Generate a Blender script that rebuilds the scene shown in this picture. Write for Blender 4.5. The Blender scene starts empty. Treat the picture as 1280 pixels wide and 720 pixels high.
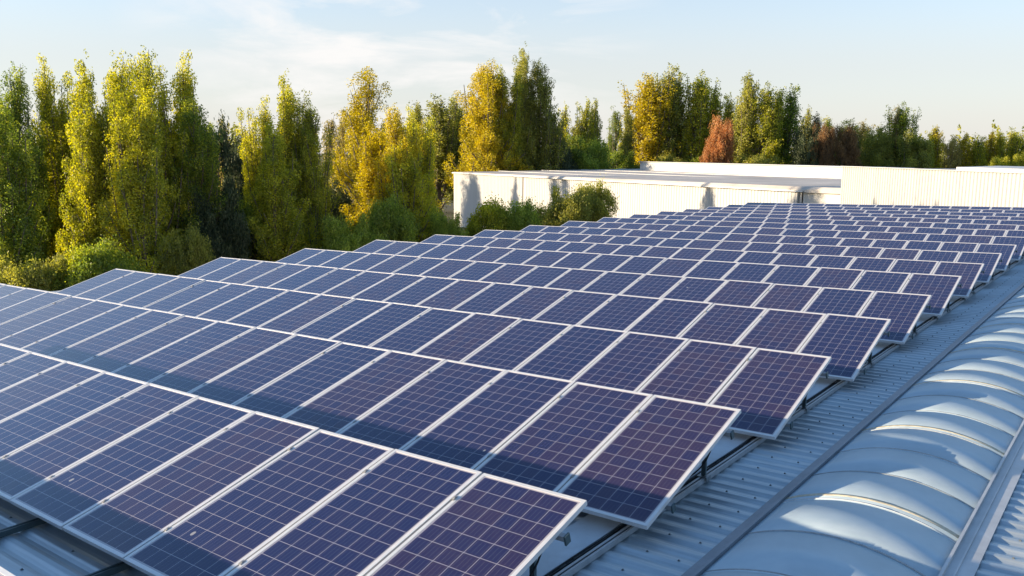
import bpy, math, random
import numpy as np
from mathutils import Vector, Matrix

S = bpy.context.scene
COL = S.collection
R = math.radians

# ------------------------------------------------------------------ camera
cam = bpy.data.cameras.new('camera')
cam_o = bpy.data.objects.new('camera', cam)
COL.objects.link(cam_o)
CX, CY, CZ = 3.1818, -3.1168, 3.1273
YAW, PIT, ROL, FPX = -0.6494, 0.1588, 0.0074, 1062.3
_f = Vector((math.sin(YAW) * math.cos(PIT), math.cos(YAW) * math.cos(PIT), -math.sin(PIT)))
_r0 = Vector((math.cos(YAW), -math.sin(YAW), 0.0))
_u0 = _r0.cross(_f)
_r = _r0 * math.cos(ROL) + _u0 * math.sin(ROL)
_u = -_r0 * math.sin(ROL) + _u0 * math.cos(ROL)
M = Matrix(((_r.x, _u.x, -_f.x, CX), (_r.y, _u.y, -_f.y, CY), (_r.z, _u.z, -_f.z, CZ), (0, 0, 0, 1)))
cam_o.matrix_world = M
cam.sensor_width = 36.0
cam.lens = 36.0 * FPX / 1280.0
cam.clip_start = 0.05
cam.clip_end = 4000
S.camera = cam_o

# ------------------------------------------------------------------ light
SUN_AZ, SUN_EL = 230.0, 10.6
w = bpy.data.worlds.new('World')
S.world = w
w.use_nodes = True
nt = w.node_tree
N, L = nt.nodes, nt.links
bg = N['Background']
bg.inputs[1].default_value = 0.15
sky = N.new('ShaderNodeTexSky')
sky.sky_type = 'NISHITA'
sky.sun_disc = False
sky.sun_elevation = R(SUN_EL)
sky.sun_rotation = R(SUN_AZ)
sky.air_density = 1.0
sky.dust_density = 0.4
sky.ozone_density = 3.0
# thin wispy clouds, laid out by direction
tc = N.new('ShaderNodeTexCoord')
sep = N.new('ShaderNodeSeparateXYZ')
L.new(tc.outputs['Generated'], sep.inputs[0])
mp = N.new('ShaderNodeMapping')
mp.inputs['Scale'].default_value = (5.0, 5.0, 22.0)
L.new(tc.outputs['Generated'], mp.inputs[0])
nz = N.new('ShaderNodeTexNoise')
nz.inputs['Scale'].default_value = 1.1
nz.inputs['Detail'].default_value = 7
nz.inputs['Roughness'].default_value = 0.6
nz.inputs['Distortion'].default_value = 0.4
L.new(mp.outputs[0], nz.inputs['Vector'])
cr = N.new('ShaderNodeMapRange')
cr.inputs[1].default_value = 0.44
cr.inputs[2].default_value = 0.66
L.new(nz.outputs['Fac'], cr.inputs[0])
cd = N.new('ShaderNodeVectorMath')          # direction the cloud bank lies in
cd.operation = 'DOT_PRODUCT'
_ca = YAW - 0.13
_ce = 0.165
cd.inputs[1].default_value = (math.sin(_ca) * math.cos(_ce), math.cos(_ca) * math.cos(_ce), math.sin(_ce))
nrm = N.new('ShaderNodeVectorMath')
nrm.operation = 'NORMALIZE'
L.new(tc.outputs['Generated'], nrm.inputs[0])
L.new(nrm.outputs[0], cd.inputs[0])
cm = N.new('ShaderNodeMapRange')
cm.inputs[1].default_value = 0.955
cm.inputs[2].default_value = 0.995
L.new(cd.outputs['Value'], cm.inputs[0])
cmul = N.new('ShaderNodeMath')
cmul.operation = 'MULTIPLY'
L.new(cr.outputs[0], cmul.inputs[0])
L.new(cm.outputs[0], cmul.inputs[1])
cmul2 = N.new('ShaderNodeMath')
cmul2.operation = 'MULTIPLY'
cmul2.inputs[1].default_value = 0.8
L.new(cmul.outputs[0], cmul2.inputs[0])
mixc = N.new('ShaderNodeMixRGB')
mixc.inputs[2].default_value = (3.05, 2.95, 2.88, 1)
L.new(cmul2.outputs[0], mixc.inputs[0])
# pale haze low over the horizon
nrz = N.new('ShaderNodeSeparateXYZ')
L.new(nrm.outputs[0], nrz.inputs[0])
hz = N.new('ShaderNodeValToRGB')
hz.color_ramp.interpolation = 'EASE'
_h = hz.color_ramp.elements
_h[0].position, _h[0].color = 0.0, (0.92, 0.92, 0.92, 1)
_h[1].position, _h[1].color = 0.42, (0.0, 0.0, 0.0, 1)
_h.new(0.08).color = (0.80, 0.80, 0.80, 1)
_h.new(0.18).color = (0.52, 0.52, 0.52, 1)
L.new(nrz.outputs[2], hz.inputs[0])
mixh = N.new('ShaderNodeMixRGB')
mixh.inputs[2].default_value = (2.36, 2.28, 2.22, 1)
L.new(hz.outputs[0], mixh.inputs[0])
L.new(sky.outputs[0], mixh.inputs[1])
L.new(mixh.outputs[0], mixc.inputs[1])
L.new(mixc.outputs[0], bg.inputs[0])

sun = bpy.data.lights.new('sun', 'SUN')
sun.energy = 5.0
sun.angle = R(0.6)
sun.color = (1.0, 0.81, 0.56)
sun_o = bpy.data.objects.new('sun', sun)
COL.objects.link(sun_o)
_a, _e = R(SUN_AZ), R(SUN_EL)
to_sun = Vector((math.sin(_a) * math.cos(_e), math.cos(_a) * math.cos(_e), math.sin(_e)))
sun_o.rotation_euler = to_sun.to_track_quat('Z', 'Y').to_euler()

vs = S.view_settings
vs.view_transform = 'Standard'
vs.look = 'None'
vs.exposure = 1.18
vs.gamma = 1
vs.use_curve_mapping = False
S.cycles.use_denoising = True
S.cycles.max_bounces = 8
S.cycles.transparent_max_bounces = 8

# ------------------------------------------------------------------ helpers
ROOF_Z0, SX, SY = -0.17, 0.0247, -0.0095 / 3.0625


def RZ(x, y):
    return ROOF_Z0 + SX * x + SY * y


def pix(px, py, depth):
    """world point seen at photo pixel (1280x720) at a forward depth"""
    a, b = (px - 640) / FPX, (360 - py) / FPX
    return Vector((CX, CY, CZ)) + (_f + _r * a + _u * b) * depth


def tag(o, label=None, cat=None, group=None, kind=None):
    if label:
        o['label'] = label
    if cat:
        o['category'] = cat
    if group:
        o['group'] = group
    if kind:
        o['kind'] = kind
    return o


def empty(name, loc=(0, 0, 0), rot=None):
    o = bpy.data.objects.new(name, None)
    o.empty_display_size = 0.2
    o.location = loc
    if rot:
        o.rotation_euler = rot
    COL.objects.link(o)
    return o


class MB:
    def __init__(s):
        s.v, s.f, s.uv = [], [], []

    def add(s, vs, fs):
        n = len(s.v)
        s.v += [tuple(p) for p in vs]
        s.f += [tuple(i + n for i in f) for f in fs]

    def box(s, x0, x1, y0, y1, z0, z1, m=None):
        p = [Vector(q) for q in ((x0, y0, z0), (x1, y0, z0), (x1, y1, z0), (x0, y1, z0),
                                 (x0, y0, z1), (x1, y0, z1), (x1, y1, z1), (x0, y1, z1))]
        if m:
            p = [m @ q for q in p]
        s.add(p, [(3, 2, 1, 0), (4, 5, 6, 7), (0, 1, 5, 4), (1, 2, 6, 5), (2, 3, 7, 6), (3, 0, 4, 7)])

    def bar(s, a, b, w, h, up=(0, 0, 1)):
        a, b = Vector(a), Vector(b)
        d = (b - a).normalized()
        sd = d.cross(Vector(up)).normalized()
        u = sd.cross(d)
        p = []
        for q in (a, b):
            for i, j in ((-1, -1), (1, -1), (1, 1), (-1, 1)):
                p.append(q + sd * (i * w / 2) + u * (j * h / 2))
        s.add(p, [(3, 2, 1, 0), (4, 5, 6, 7), (0, 1, 5, 4), (1, 2, 6, 5), (2, 3, 7, 6), (3, 0, 4, 7)])

    def tube(s, pts, rads, n=6):
        pts = [Vector(p) for p in pts]
        base = len(s.v)
        for i, p in enumerate(pts):
            d = (pts[min(i + 1, len(pts) - 1)] - pts[max(i - 1, 0)]).normalized()
            a = d.cross(Vector((0.3, 1, 0.2))).normalized()
            b = d.cross(a)
            for k in range(n):
                t = 2 * math.pi * k / n
                s.v.append(tuple(p + (a * math.cos(t) + b * math.sin(t)) * rads[i]))
        for i in range(len(pts) - 1):
            for k in range(n):
                k2 = (k + 1) % n
                s.f.append((base + i * n + k, base + i * n + k2, base + (i + 1) * n + k2, base + (i + 1) * n + k))
        s.f.append(tuple(base + (len(pts) - 1) * n + k for k in range(n)))

    def mesh(s, name, mat=None, smooth=False):
        me = bpy.data.meshes.new(name)
        me.from_pydata(s.v, [], s.f)
        if mat:
            me.materials.append(mat)
        if smooth:
            for p in me.polygons:
                p.use_smooth = True
        me.update()
        return me

    def build(s, name, mat, parent=None, smooth=False):
        return link(name, s.mesh(name, mat, smooth), parent)


def link(name, me, parent=None):
    o = bpy.data.objects.new(name, me)
    COL.objects.link(o)
    o.parent = parent
    return o


# ------------------------------------------------------------------ materials
def new_mat(name):
    m = bpy.data.materials.new(name)
    m.use_nodes = True
    return m, m.node_tree.nodes, m.node_tree.links, m.node_tree.nodes['Principled BSDF']


def simple(name, col, rough=0.5, metal=0.0, spec=0.5, var=0.12, scale=6.0, bump=0.0, rvar=0.1):
    """painted / metal surface with blotchy wear in object space"""
    m, n, l, p = new_mat(name)
    t = n.new('ShaderNodeTexCoord')
    z = n.new('ShaderNodeTexNoise')
    z.inputs['Scale'].default_value = scale
    z.inputs['Detail'].default_value = 6
    z.inputs['Roughness'].default_value = 0.65
    l.new(t.outputs['Object'], z.inputs['Vector'])
    c = n.new('ShaderNodeValToRGB')
    c.color_ramp.elements[0].position = 0.3
    c.color_ramp.elements[1].position = 0.7
    c.color_ramp.elements[0].color = (*[x * (1 - var) for x in col], 1)
    c.color_ramp.elements[1].color = (*[min(1, x * (1 + var)) for x in col], 1)
    l.new(z.outputs['Fac'], c.inputs[0])
    l.new(c.outputs[0], p.inputs['Base Color'])
    r = n.new('ShaderNodeMapRange')
    r.inputs[3].default_value = max(0.02, rough - rvar)
    r.inputs[4].default_value = min(1, rough + rvar)
    l.new(z.outputs['Fac'], r.inputs[0])
    l.new(r.outputs[0], p.inputs['Roughness'])
    p.inputs['Metallic'].default_value = metal
    p.inputs['Specular IOR Level'].default_value = spec
    if bump:
        b = n.new('ShaderNodeBump')
        b.inputs['Strength'].default_value = bump
        b.inputs['Distance'].default_value = 0.01
        l.new(z.outputs['Fac'], b.inputs['Height'])
        l.new(b.outputs[0], p.inputs['Normal'])
    return m


def math_node(n, l, op, a, b=None, c=None):
    x = n.new('ShaderNodeMath')
    x.operation = op
    for i, v in enumerate((a, b, c)):
        if v is None:
            continue
        if isinstance(v, (int, float)):
            x.inputs[i].default_value = v
        else:
            l.new(v, x.inputs[i])
    return x.outputs[0]


PW, PL, FR, FT = 0.994, 2.0796, 0.032, 0.040     # panel width, length, frame face width, frame depth
CW, CL = PW - 2 * FR, PL - 2 * FR


def cell_material():
    m, n, l, p = new_mat('solar_cells')
    t = n.new('ShaderNodeTexCoord')
    sp = n.new('ShaderNodeSeparateXYZ')
    l.new(t.outputs['UV'], sp.inputs[0])
    mg = 0.014
    u = math_node(n, l, 'MULTIPLY', math_node(n, l, 'SUBTRACT', sp.outputs[0], mg / CW), 6.0 / (1 - 2 * mg / CW))
    v = math_node(n, l, 'MULTIPLY', math_node(n, l, 'SUBTRACT', sp.outputs[1], mg / CL), 12.0 / (1 - 2 * mg / CL))

    def near_int(x, half):       # 1 near whole numbers
        fr = math_node(n, l, 'FRACT', math_node(n, l, 'ADD', x, 0.5))
        d = math_node(n, l, 'ABSOLUTE', math_node(n, l, 'SUBTRACT', fr, 0.5))
        return math_node(n, l, 'LESS_THAN', d, half)
    gu = near_int(u, 0.013)
    gv = near_int(v, 0.012)
    line = math_node(n, l, 'MAXIMUM', gu, gv)
    # outside of the cell field: white backsheet
    eu = math_node(n, l, 'GREATER_THAN', math_node(n, l, 'ABSOLUTE', math_node(n, l, 'SUBTRACT', u, 3.0)), 3.0)
    ev = math_node(n, l, 'GREATER_THAN', math_node(n, l, 'ABSOLUTE', math_node(n, l, 'SUBTRACT', v, 6.0)), 6.0)
    line = math_node(n, l, 'MAXIMUM', line, math_node(n, l, 'MAXIMUM', eu, ev))
    # busbars: four fine silver lines per cell, running along the slope
    bus = near_int(math_node(n, l, 'ADD', math_node(n, l, 'MULTIPLY', u, 4.0), 0.5), 0.024)
    # cell tint
    oi = n.new('ShaderNodeObjectInfo')
    cb = n.new('ShaderNodeCombineXYZ')
    l.new(math_node(n, l, 'FLOOR', u), cb.inputs[0])
    l.new(math_node(n, l, 'FLOOR', v), cb.inputs[1])
    l.new(math_node(n, l, 'MULTIPLY', oi.outputs['Random'], 97.0), cb.inputs[2])
    wn = n.new('ShaderNodeTexWhiteNoise')
    wn.noise_dimensions = '3D'
    l.new(cb.outputs[0], wn.inputs['Vector'])
    cr = n.new('ShaderNodeValToRGB')         # per panel: blue to purple brown
    e = cr.color_ramp.elements
    e[0].position, e[0].color = 0.0, (0.007, 0.014, 0.070, 1)
    e[1].position, e[1].color = 1.0, (0.044, 0.022, 0.048, 1)
    x = e.new(0.45)
    x.color = (0.015, 0.015, 0.066, 1)
    # crystal flakes of the polycrystalline cells
    vo = n.new('ShaderNodeTexVoronoi')
    vo.inputs['Scale'].default_value = 70
    mpv = n.new('ShaderNodeMapping')
    mpv.inputs['Scale'].default_value = (1.0, 2.1, 1.0)
    l.new(t.outputs['UV'], mpv.inputs[0])
    l.new(mpv.outputs[0], vo.inputs['Vector'])
    sv = n.new('ShaderNodeSeparateColor')
    l.new(vo.outputs['Color'], sv.inputs[0])
    fac = math_node(n, l, 'ADD', math_node(n, l, 'ADD', math_node(n, l, 'MULTIPLY', oi.outputs['Random'], 0.42), 0.03),
                    math_node(n, l, 'MULTIPLY', wn.outputs['Value'], 0.28))
    fac = math_node(n, l, 'ADD', fac, math_node(n, l, 'MULTIPLY', sv.outputs[0], 0.12))
    l.new(fac, cr.inputs[0])
    mb = n.new('ShaderNodeMixRGB')
    mb.inputs[2].default_value = (0.16, 0.15, 0.17, 1)
    l.new(math_node(n, l, 'MULTIPLY', bus, 0.55), mb.inputs[0])
    l.new(cr.outputs[0], mb.inputs[1])
    mx = n.new('ShaderNodeMixRGB')
    mx.inputs[2].default_value = (0.46, 0.42, 0.44, 1)
    l.new(math_node(n, l, 'MULTIPLY', line, 0.85), mx.inputs[0])
    l.new(mb.outputs[0], mx.inputs[1])
    # dust film, uneven
    dn = n.new('ShaderNodeTexNoise')
    dn.inputs['Scale'].default_value = 2.2
    dn.inputs['Detail'].default_value = 7
    dn.inputs['Roughness'].default_value = 0.7
    l.new(t.outputs['Object'], dn.inputs['Vector'])
    md = n.new('ShaderNodeMixRGB')
    md.inputs[2].default_value = (0.30, 0.25, 0.22, 1)
    mr = n.new('ShaderNodeMapRange')
    mr.inputs[1].default_value, mr.inputs[2].default_value = 0.3, 0.75
    mr.inputs[3].default_value, mr.inputs[4].default_value = 0.0, 0.035
    l.new(dn.outputs['Fac'], mr.inputs[0])
    # dirt collecting along the low edge, with an uneven upper limit
    vd = math_node(n, l, 'ADD', sp.outputs[1], math_node(n, l, 'MULTIPLY', math_node(n, l, 'SUBTRACT', dn.outputs['Fac'], 0.5), 0.10))
    de = n.new('ShaderNodeMapRange')
    de.inputs[1].default_value, de.inputs[2].default_value = 0.0, 0.05
    de.inputs[3].default_value, de.inputs[4].default_value = 0.06, 0.0
    l.new(vd, de.inputs[0])
    l.new(math_node(n, l, 'ADD', mr.outputs[0], de.outputs[0]), md.inputs[0])
    l.new(mx.outputs[0], md.inputs[1])
    # a few bird droppings and dried drips, different on every panel
    cv = n.new('ShaderNodeCombineXYZ')
    l.new(math_node(n, l, 'ADD', math_node(n, l, 'MULTIPLY', sp.outputs[0], 3.0), math_node(n, l, 'MULTIPLY', dn.outputs['Fac'], 0.25)), cv.inputs[0])
    l.new(math_node(n, l, 'MULTIPLY', sp.outputs[1], 4.2), cv.inputs[1])
    l.new(math_node(n, l, 'MULTIPLY', oi.outputs['Random'], 53.0), cv.inputs[2])
    v2 = n.new('ShaderNodeTexVoronoi')
    v2.inputs['Scale'].default_value = 1.0
    l.new(cv.outputs[0], v2.inputs['Vector'])
    s2 = n.new('ShaderNodeSeparateColor')
    l.new(v2.outputs['Color'], s2.inputs[0])
    spot = math_node(n, l, 'MULTIPLY', math_node(n, l, 'LESS_THAN', v2.outputs['Distance'], 0.055), math_node(n, l, 'GREATER_THAN', s2.outputs[0], 0.72))
    mdp = n.new('ShaderNodeMixRGB')
    mdp.inputs[2].default_value = (0.5, 0.48, 0.44, 1)
    l.new(math_node(n, l, 'MULTIPLY', spot, 0.55), mdp.inputs[0])
    l.new(md.outputs[0], mdp.inputs[1])
    l.new(mdp.outputs[0], p.inputs['Base Color'])
    rr = n.new('ShaderNodeMapRange')
    rr.inputs[3].default_value, rr.inputs[4].default_value = 0.03, 0.12
    l.new(dn.outputs['Fac'], rr.inputs[0])
    l.new(rr.outputs[0], p.inputs['Roughness'])
    p.inputs['IOR'].default_value = 1.55
    return m


MAT = {}
MAT['alu'] = simple('anodised_aluminium', (0.66, 0.65, 0.64), 0.42, 0.25, 0.5, 0.06, 9)
MAT['cells'] = cell_material()
MAT['steel'] = simple('galvanised_steel', (0.20, 0.22, 0.23), 0.45, 0.5, 0.5, 0.2, 14)
MAT['darksteel_railshade'] = simple('dark_steel_rail_shade', (0.065, 0.10, 0.11), 0.45, 0.4, 0.5, 0.2, 14)
MAT['railalu'] = simple('rail_aluminium', (0.34, 0.35, 0.36), 0.45, 0.4, 0.5, 0.15, 10)
MAT['rubber'] = simple('black_rubber', (0.018, 0.02, 0.022), 0.8, 0, 0.3, 0.3, 20)
MAT['clamp'] = simple('dark_clamp', (0.28, 0.28, 0.28), 0.5, 0.3, 0.5, 0.2, 30)
MAT['plate'] = simple('pale_cover_plate', (0.46, 0.50, 0.53), 0.5, 0.1, 0.5, 0.12, 5, 0.1)


def roof_material():
    m, n, l, p = new_mat('corrugated_zinc')
    t = n.new('ShaderNodeTexCoord')
    z = n.new('ShaderNodeTexNoise')
    z.inputs['Scale'].default_value = 1.3
    z.inputs['Detail'].default_value = 9
    z.inputs['Roughness'].default_value = 0.68
    l.new(t.outputs['Object'], z.inputs['Vector'])
    mp = n.new('ShaderNodeMapping')
    mp.inputs['Scale'].default_value = (0.7, 16.0, 1.0)
    l.new(t.outputs['Object'], mp.inputs[0])
    z2 = n.new('ShaderNodeTexNoise')
    z2.inputs['Scale'].default_value = 2.0
    z2.inputs['Detail'].default_value = 5
    l.new(mp.outputs[0], z2.inputs['Vector'])
    c = n.new('ShaderNodeValToRGB')
    e = c.color_ramp.elements
    e[0].position, e[0].color = 0.30, (0.34, 0.39, 0.42, 1)
    e[1].position, e[1].color = 0.70, (0.54, 0.60, 0.63, 1)
    l.new(math_node(n, l, 'ADD', math_node(n, l, 'MULTIPLY', z.outputs['Fac'], 0.5), math_node(n, l, 'MULTIPLY', z2.outputs['Fac'], 0.5)), c.inputs[0])
    l.new(c.outputs[0], p.inputs['Base Color'])
    p.inputs['Metallic'].default_value = 0.55
    r = n.new('ShaderNodeMapRange')
    r.inputs[3].default_value, r.inputs[4].default_value = 0.35, 0.62
    l.new(z.outputs['Fac'], r.inputs[0])
    l.new(r.outputs[0], p.inputs['Roughness'])
    return m


MAT['roof'] = roof_material()


def sheet_material():
    m, n, l, p = new_mat('frosted_skylight_sheet')
    t = n.new('ShaderNodeTexCoord')
    z = n.new('ShaderNodeTexNoise')
    z.inputs['Scale'].default_value = 2.4
    z.inputs['Detail'].default_value = 8
    z.inputs['Roughness'].default_value = 0.65
    l.new(t.outputs['Object'], z.inputs['Vector'])
    c = n.new('ShaderNodeValToRGB')
    e = c.color_ramp.elements
    e[0].position, e[0].color = 0.3, (0.46, 0.58, 0.65, 1)
    e[1].position, e[1].color = 0.72, (0.60, 0.71, 0.77, 1)
    l.new(z.outputs['Fac'], c.inputs[0])
    l.new(c.outputs[0], p.inputs['Base Color'])
    r = n.new('ShaderNodeMapRange')
    r.inputs[3].default_value, r.inputs[4].default_value = 0.46, 0.62
    l.new(z.outputs['Fac'], r.inputs[0])
    l.new(r.outputs[0], p.inputs['Roughness'])
    p.inputs['Metallic'].default_value = 0.35
    z3 = n.new('ShaderNodeTexNoise')
    z3.inputs['Scale'].default_value = 160
    z3.inputs['Detail'].default_value = 2
    l.new(t.outputs['Object'], z3.inputs['Vector'])
    b = n.new('ShaderNodeBump')
    b.inputs['Strength'].default_value = 0.15
    b.inputs['Distance'].default_value = 0.004
    l.new(z3.outputs['Fac'], b.inputs['Height'])
    l.new(b.outputs[0], p.inputs['Normal'])
    tl = n.new('ShaderNodeBsdfTranslucent')
    tl.inputs[0].default_value = (0.62, 0.72, 0.78, 1)
    ms = n.new('ShaderNodeMixShader')
    ms.inputs[0].default_value = 0.26
    l.new(p.outputs[0], ms.inputs[1])
    l.new(tl.outputs[0], ms.inputs[2])
    l.new(ms.outputs[0], n['Material Output'].inputs[0])
    return m


MAT['sheet'] = sheet_material()
MAT['seam'] = simple('skylight_joint_bead', (0.42, 0.44, 0.45), 0.55, 0.0, 0.5, 0.15, 20)
MAT['seamdark'] = simple('skylight_joint_dark', (0.26, 0.29, 0.31), 0.5, 0.1, 0.5, 0.25, 20)
MAT['seal'] = simple('yellowed_sealant_band', (0.46, 0.41, 0.30), 0.6, 0, 0.4, 0.3, 14)
MAT['flash'] = simple('grey_flashing', (0.24, 0.25, 0.27), 0.5, 0.2, 0.5, 0.2, 3)
MAT['flashpale'] = simple('pale_flashing', (0.46, 0.47, 0.48), 0.45, 0.3, 0.5, 0.15, 3)


def white_cladding(name, col, var):
    m, n, l, p = new_mat(name)
    t = n.new('ShaderNodeTexCoord')
    mp = n.new('ShaderNodeMapping')
    mp.inputs['Scale'].default_value = (1.2, 1.2, 0.12)
    l.new(t.outputs['Object'], mp.inputs[0])
    z = n.new('ShaderNodeTexNoise')
    z.inputs['Scale'].default_value = 1.0
    z.inputs['Detail'].default_value = 8
    z.inputs['Roughness'].default_value = 0.7
    l.new(mp.outputs[0], z.inputs['Vector'])
    c = n.new('ShaderNodeValToRGB')
    e = c.color_ramp.elements
    e[0].position, e[0].color = 0.3, (*[v * (1 - var) for v in col], 1)
    e[1].position, e[1].color = 0.62, (*col, 1)
    l.new(z.outputs['Fac'], c.inputs[0])
    l.new(c.outputs[0], p.inputs['Base Color'])
    p.inputs['Roughness'].default_value = 0.5
    return m


MAT['white'] = white_cladding('white_steel_cladding', (0.43, 0.425, 0.415), 0.12)
MAT['whiteplain'] = white_cladding('cream_wall_panel', (0.44, 0.425, 0.40), 0.12)
MAT['roofbeige'] = simple('weathered_membrane_roof', (0.50, 0.455, 0.405), 0.8, 0, 0.3, 0.25, 0.15)
MAT['parapet'] = simple('pale_parapet_metal', (0.5, 0.5, 0.5), 0.5, 0.1, 0.4, 0.18, 0.5)
MAT['bark'] = simple('bark', (0.13, 0.105, 0.08), 0.9, 0, 0.2, 0.35, 4, 0.6)
MAT['barkpale'] = simple('pale_bark', (0.26, 0.22, 0.17), 0.9, 0, 0.2, 0.3, 4, 0.5)


def leaf_material(name, a, b, c3, trans=0.55):
    """a = darkest, b = typical, c3 = brightest leaf colour; every leaf has its own tint"""
    m, n, l, p = new_mat(name)
    n.remove(p)
    at = n.new('ShaderNodeAttribute')
    at.attribute_name = 'tint'
    oi = n.new('ShaderNodeObjectInfo')
    cr = n.new('ShaderNodeValToRGB')
    e = cr.color_ramp.elements
    e[0].position, e[0].color = 0.0, (*a, 1)
    e[1].position, e[1].color = 1.0, (*c3, 1)
    e.new(0.5).color = (*b, 1)
    l.new(math_node(n, l, 'ADD', at.outputs['Fac'], math_node(n, l, 'MULTIPLY', math_node(n, l, 'SUBTRACT', oi.outputs['Random'], 0.5), 0.25)), cr.inputs[0])
    d = n.new('ShaderNodeBsdfDiffuse')
    tr = n.new('ShaderNodeBsdfTranslucent')
    g = n.new('ShaderNodeBsdfGlossy')
    g.inputs['Roughness'].default_value = 0.45
    g.inputs['Color'].default_value = (0.35, 0.35, 0.3, 1)
    l.new(cr.outputs[0], d.inputs[0])
    hs = n.new('ShaderNodeHueSaturation')
    hs.inputs['Saturation'].default_value = 1.1
    hs.inputs['Value'].default_value = 1.25
    l.new(cr.outputs[0], hs.inputs['Color'])
    l.new(hs.outputs[0], tr.inputs[0])
    m1 = n.new('ShaderNodeMixShader')
    m1.inputs[0].default_value = trans
    l.new(d.outputs[0], m1.inputs[1])
    l.new(tr.outputs[0], m1.inputs[2])
    m2 = n.new('ShaderNodeMixShader')
    m2.inputs[0].default_value = 0.06
    l.new(m1.outputs[0], m2.inputs[1])
    l.new(g.outputs[0], m2.inputs[2])
    l.new(m2.outputs[0], n['Material Output'].inputs[0])
    return m


LEAF = {
    'green': leaf_material('leaves_green', (0.090, 0.142, 0.027), (0.232, 0.303, 0.043), (0.483, 0.488, 0.050)),
    'yellowgreen': leaf_material('leaves_yellow_green', (0.172, 0.203, 0.027), (0.425, 0.426, 0.045), (0.766, 0.687, 0.061)),
    'gold': leaf_material('leaves_gold', (0.238, 0.205, 0.013), (0.497, 0.405, 0.024), (0.734, 0.583, 0.032)),
    'olive': leaf_material('leaves_olive', (0.128, 0.146, 0.037), (0.298, 0.307, 0.062), (0.532, 0.497, 0.081)),
    'tan': leaf_material('leaves_tan_green', (0.221, 0.184, 0.065), (0.443, 0.368, 0.111), (0.664, 0.536, 0.166)),
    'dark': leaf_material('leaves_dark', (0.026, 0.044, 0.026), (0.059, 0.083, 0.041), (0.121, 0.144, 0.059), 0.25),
    'bush': leaf_material('leaves_bush_green', (0.112, 0.159, 0.029), (0.265, 0.339, 0.051), (0.487, 0.531, 0.080)),
    'orange': leaf_material('leaves_orange', (0.30, 0.14, 0.05), (0.54, 0.25, 0.10), (0.68, 0.38, 0.16)),
    'brown': leaf_material('leaves_brown', (0.138, 0.083, 0.041), (0.277, 0.157, 0.073), (0.443, 0.259, 0.101)),
}

# ------------------------------------------------------------------ ground
GZ = -9.0


def ground():
    m, n, l, p = new_mat('rough_grass_ground')
    t = n.new('ShaderNodeTexCoord')
    z = n.new('ShaderNodeTexNoise')
    z.inputs['Scale'].default_value = 0.25
    z.inputs['Detail'].default_value = 10
    z.inputs['Roughness'].default_value = 0.7
    l.new(t.outputs['Object'], z.inputs['Vector'])
    c = n.new('ShaderNodeValToRGB')
    e = c.color_ramp.elements
    e[0].position, e[0].color = 0.3, (0.035, 0.04, 0.014, 1)
    e[1].position, e[1].color = 0.72, (0.13, 0.105, 0.05, 1)
    l.new(z.outputs['Fac'], c.inputs[0])
    l.new(c.outputs[0], p.inputs['Base Color'])
    p.inputs['Roughness'].default_value = 0.95
    b = MB()
    K = 24
    E = 2600.0
    for i in range(K + 1):
        for j in range(K + 1):
            b.v.append((-E + 2 * E * i / K, -E + 2 * E * j / K, GZ))
    for i in range(K):
        for j in range(K):
            q = i * (K + 1) + j
            b.f.append((q, q + K + 1, q + K + 2, q + 1))
    o = b.build('ground', m)
    tag(o, 'rough dry grass ground around the warehouses', 'ground', kind='structure')


ground()

# ------------------------------------------------------------------ our warehouse with its corrugated roof
RX0, RX1, RY0, RY1 = -20.2, 8.5, -9.0, 51.7
PITCH = 0.205


def warehouse():
    root = empty('warehouse', (0, 0, 0))
    tag(root, 'low warehouse whose blue-grey corrugated roof carries the solar panels', 'warehouse')
    b = MB()
    xs = (RX0, -10.0, 0.0, RX1)
    prof = []
    y = RY0
    while y < RY1 - 1e-6:
        prof += [(y, 0.0), (y + 0.045, -0.001), (y + 0.075, -0.009), (y + 0.1, -0.019), (y + 0.14, -0.021), (y + 0.175, -0.011), (y + 0.195, -0.002)]
        y += PITCH
    prof.append((y, 0.0))
    for yy, dz in prof:
        for x in xs:
            b.v.append((x, yy, RZ(x, yy) + dz))
    nx = len(xs)
    for i in range(len(prof) - 1):
        for k in range(nx - 1):
            q = i * nx + k
            b.f.append((q, q + 1, q + nx + 1, q + nx))
    b.build('corrugated_roof', MAT['roof'], root)
    yl = y
    for nm, (x0, x1, y0, y1) in {'side_wall_a': (RX0 + 0.1, RX0 + 0.3, RY0 + 0.1, yl - 0.1), 'side_wall_b': (RX1 - 0.3, RX1 - 0.1, RY0 + 0.1, yl - 0.1),
                                 'end_wall_a': (RX0 + 0.3, RX1 - 0.3, RY0 + 0.1, RY0 + 0.3), 'end_wall_b': (RX0 + 0.3, RX1 - 0.3, yl - 0.3, yl - 0.1)}.items():
        b = MB()
        top = min(RZ(x0, y1), RZ(x0, y0)) - 0.09
        b.box(x0, x1, y0, y1, GZ, top)
        b.build('outer_wall', MAT['white'], root)
    # fixing screws with washers on the crests
    b = MB()
    for x in (0.05, 0.34, 2.52, 3.15, -5.1, -3.9, -2.6):
        i = 0
        y = RY0 + PITCH * (30 if x > 0 else 18)
        while y < (26 if x > 0 else 1.5):
            z = RZ(x, y + 0.02)
            b.box(x - 0.010, x + 0.010, y + 0.013, y + 0.033, z + 0.0005, z + 0.004)
            b.box(x - 0.006, x + 0.006, y + 0.017, y + 0.029, z + 0.0042, z + 0.012)
            y += PITCH * 2
    b.build('roof_screws', MAT['steel'], root)
    # edge trims
    b = MB()
    b.bar((RX0, RY0, RZ(RX0, RY0) + 0.012), (RX0, yl, RZ(RX0, yl) + 0.012), 0.22, 0.02)
    b.build('eave_trim', MAT['flashpale'], root)


warehouse()

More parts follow.
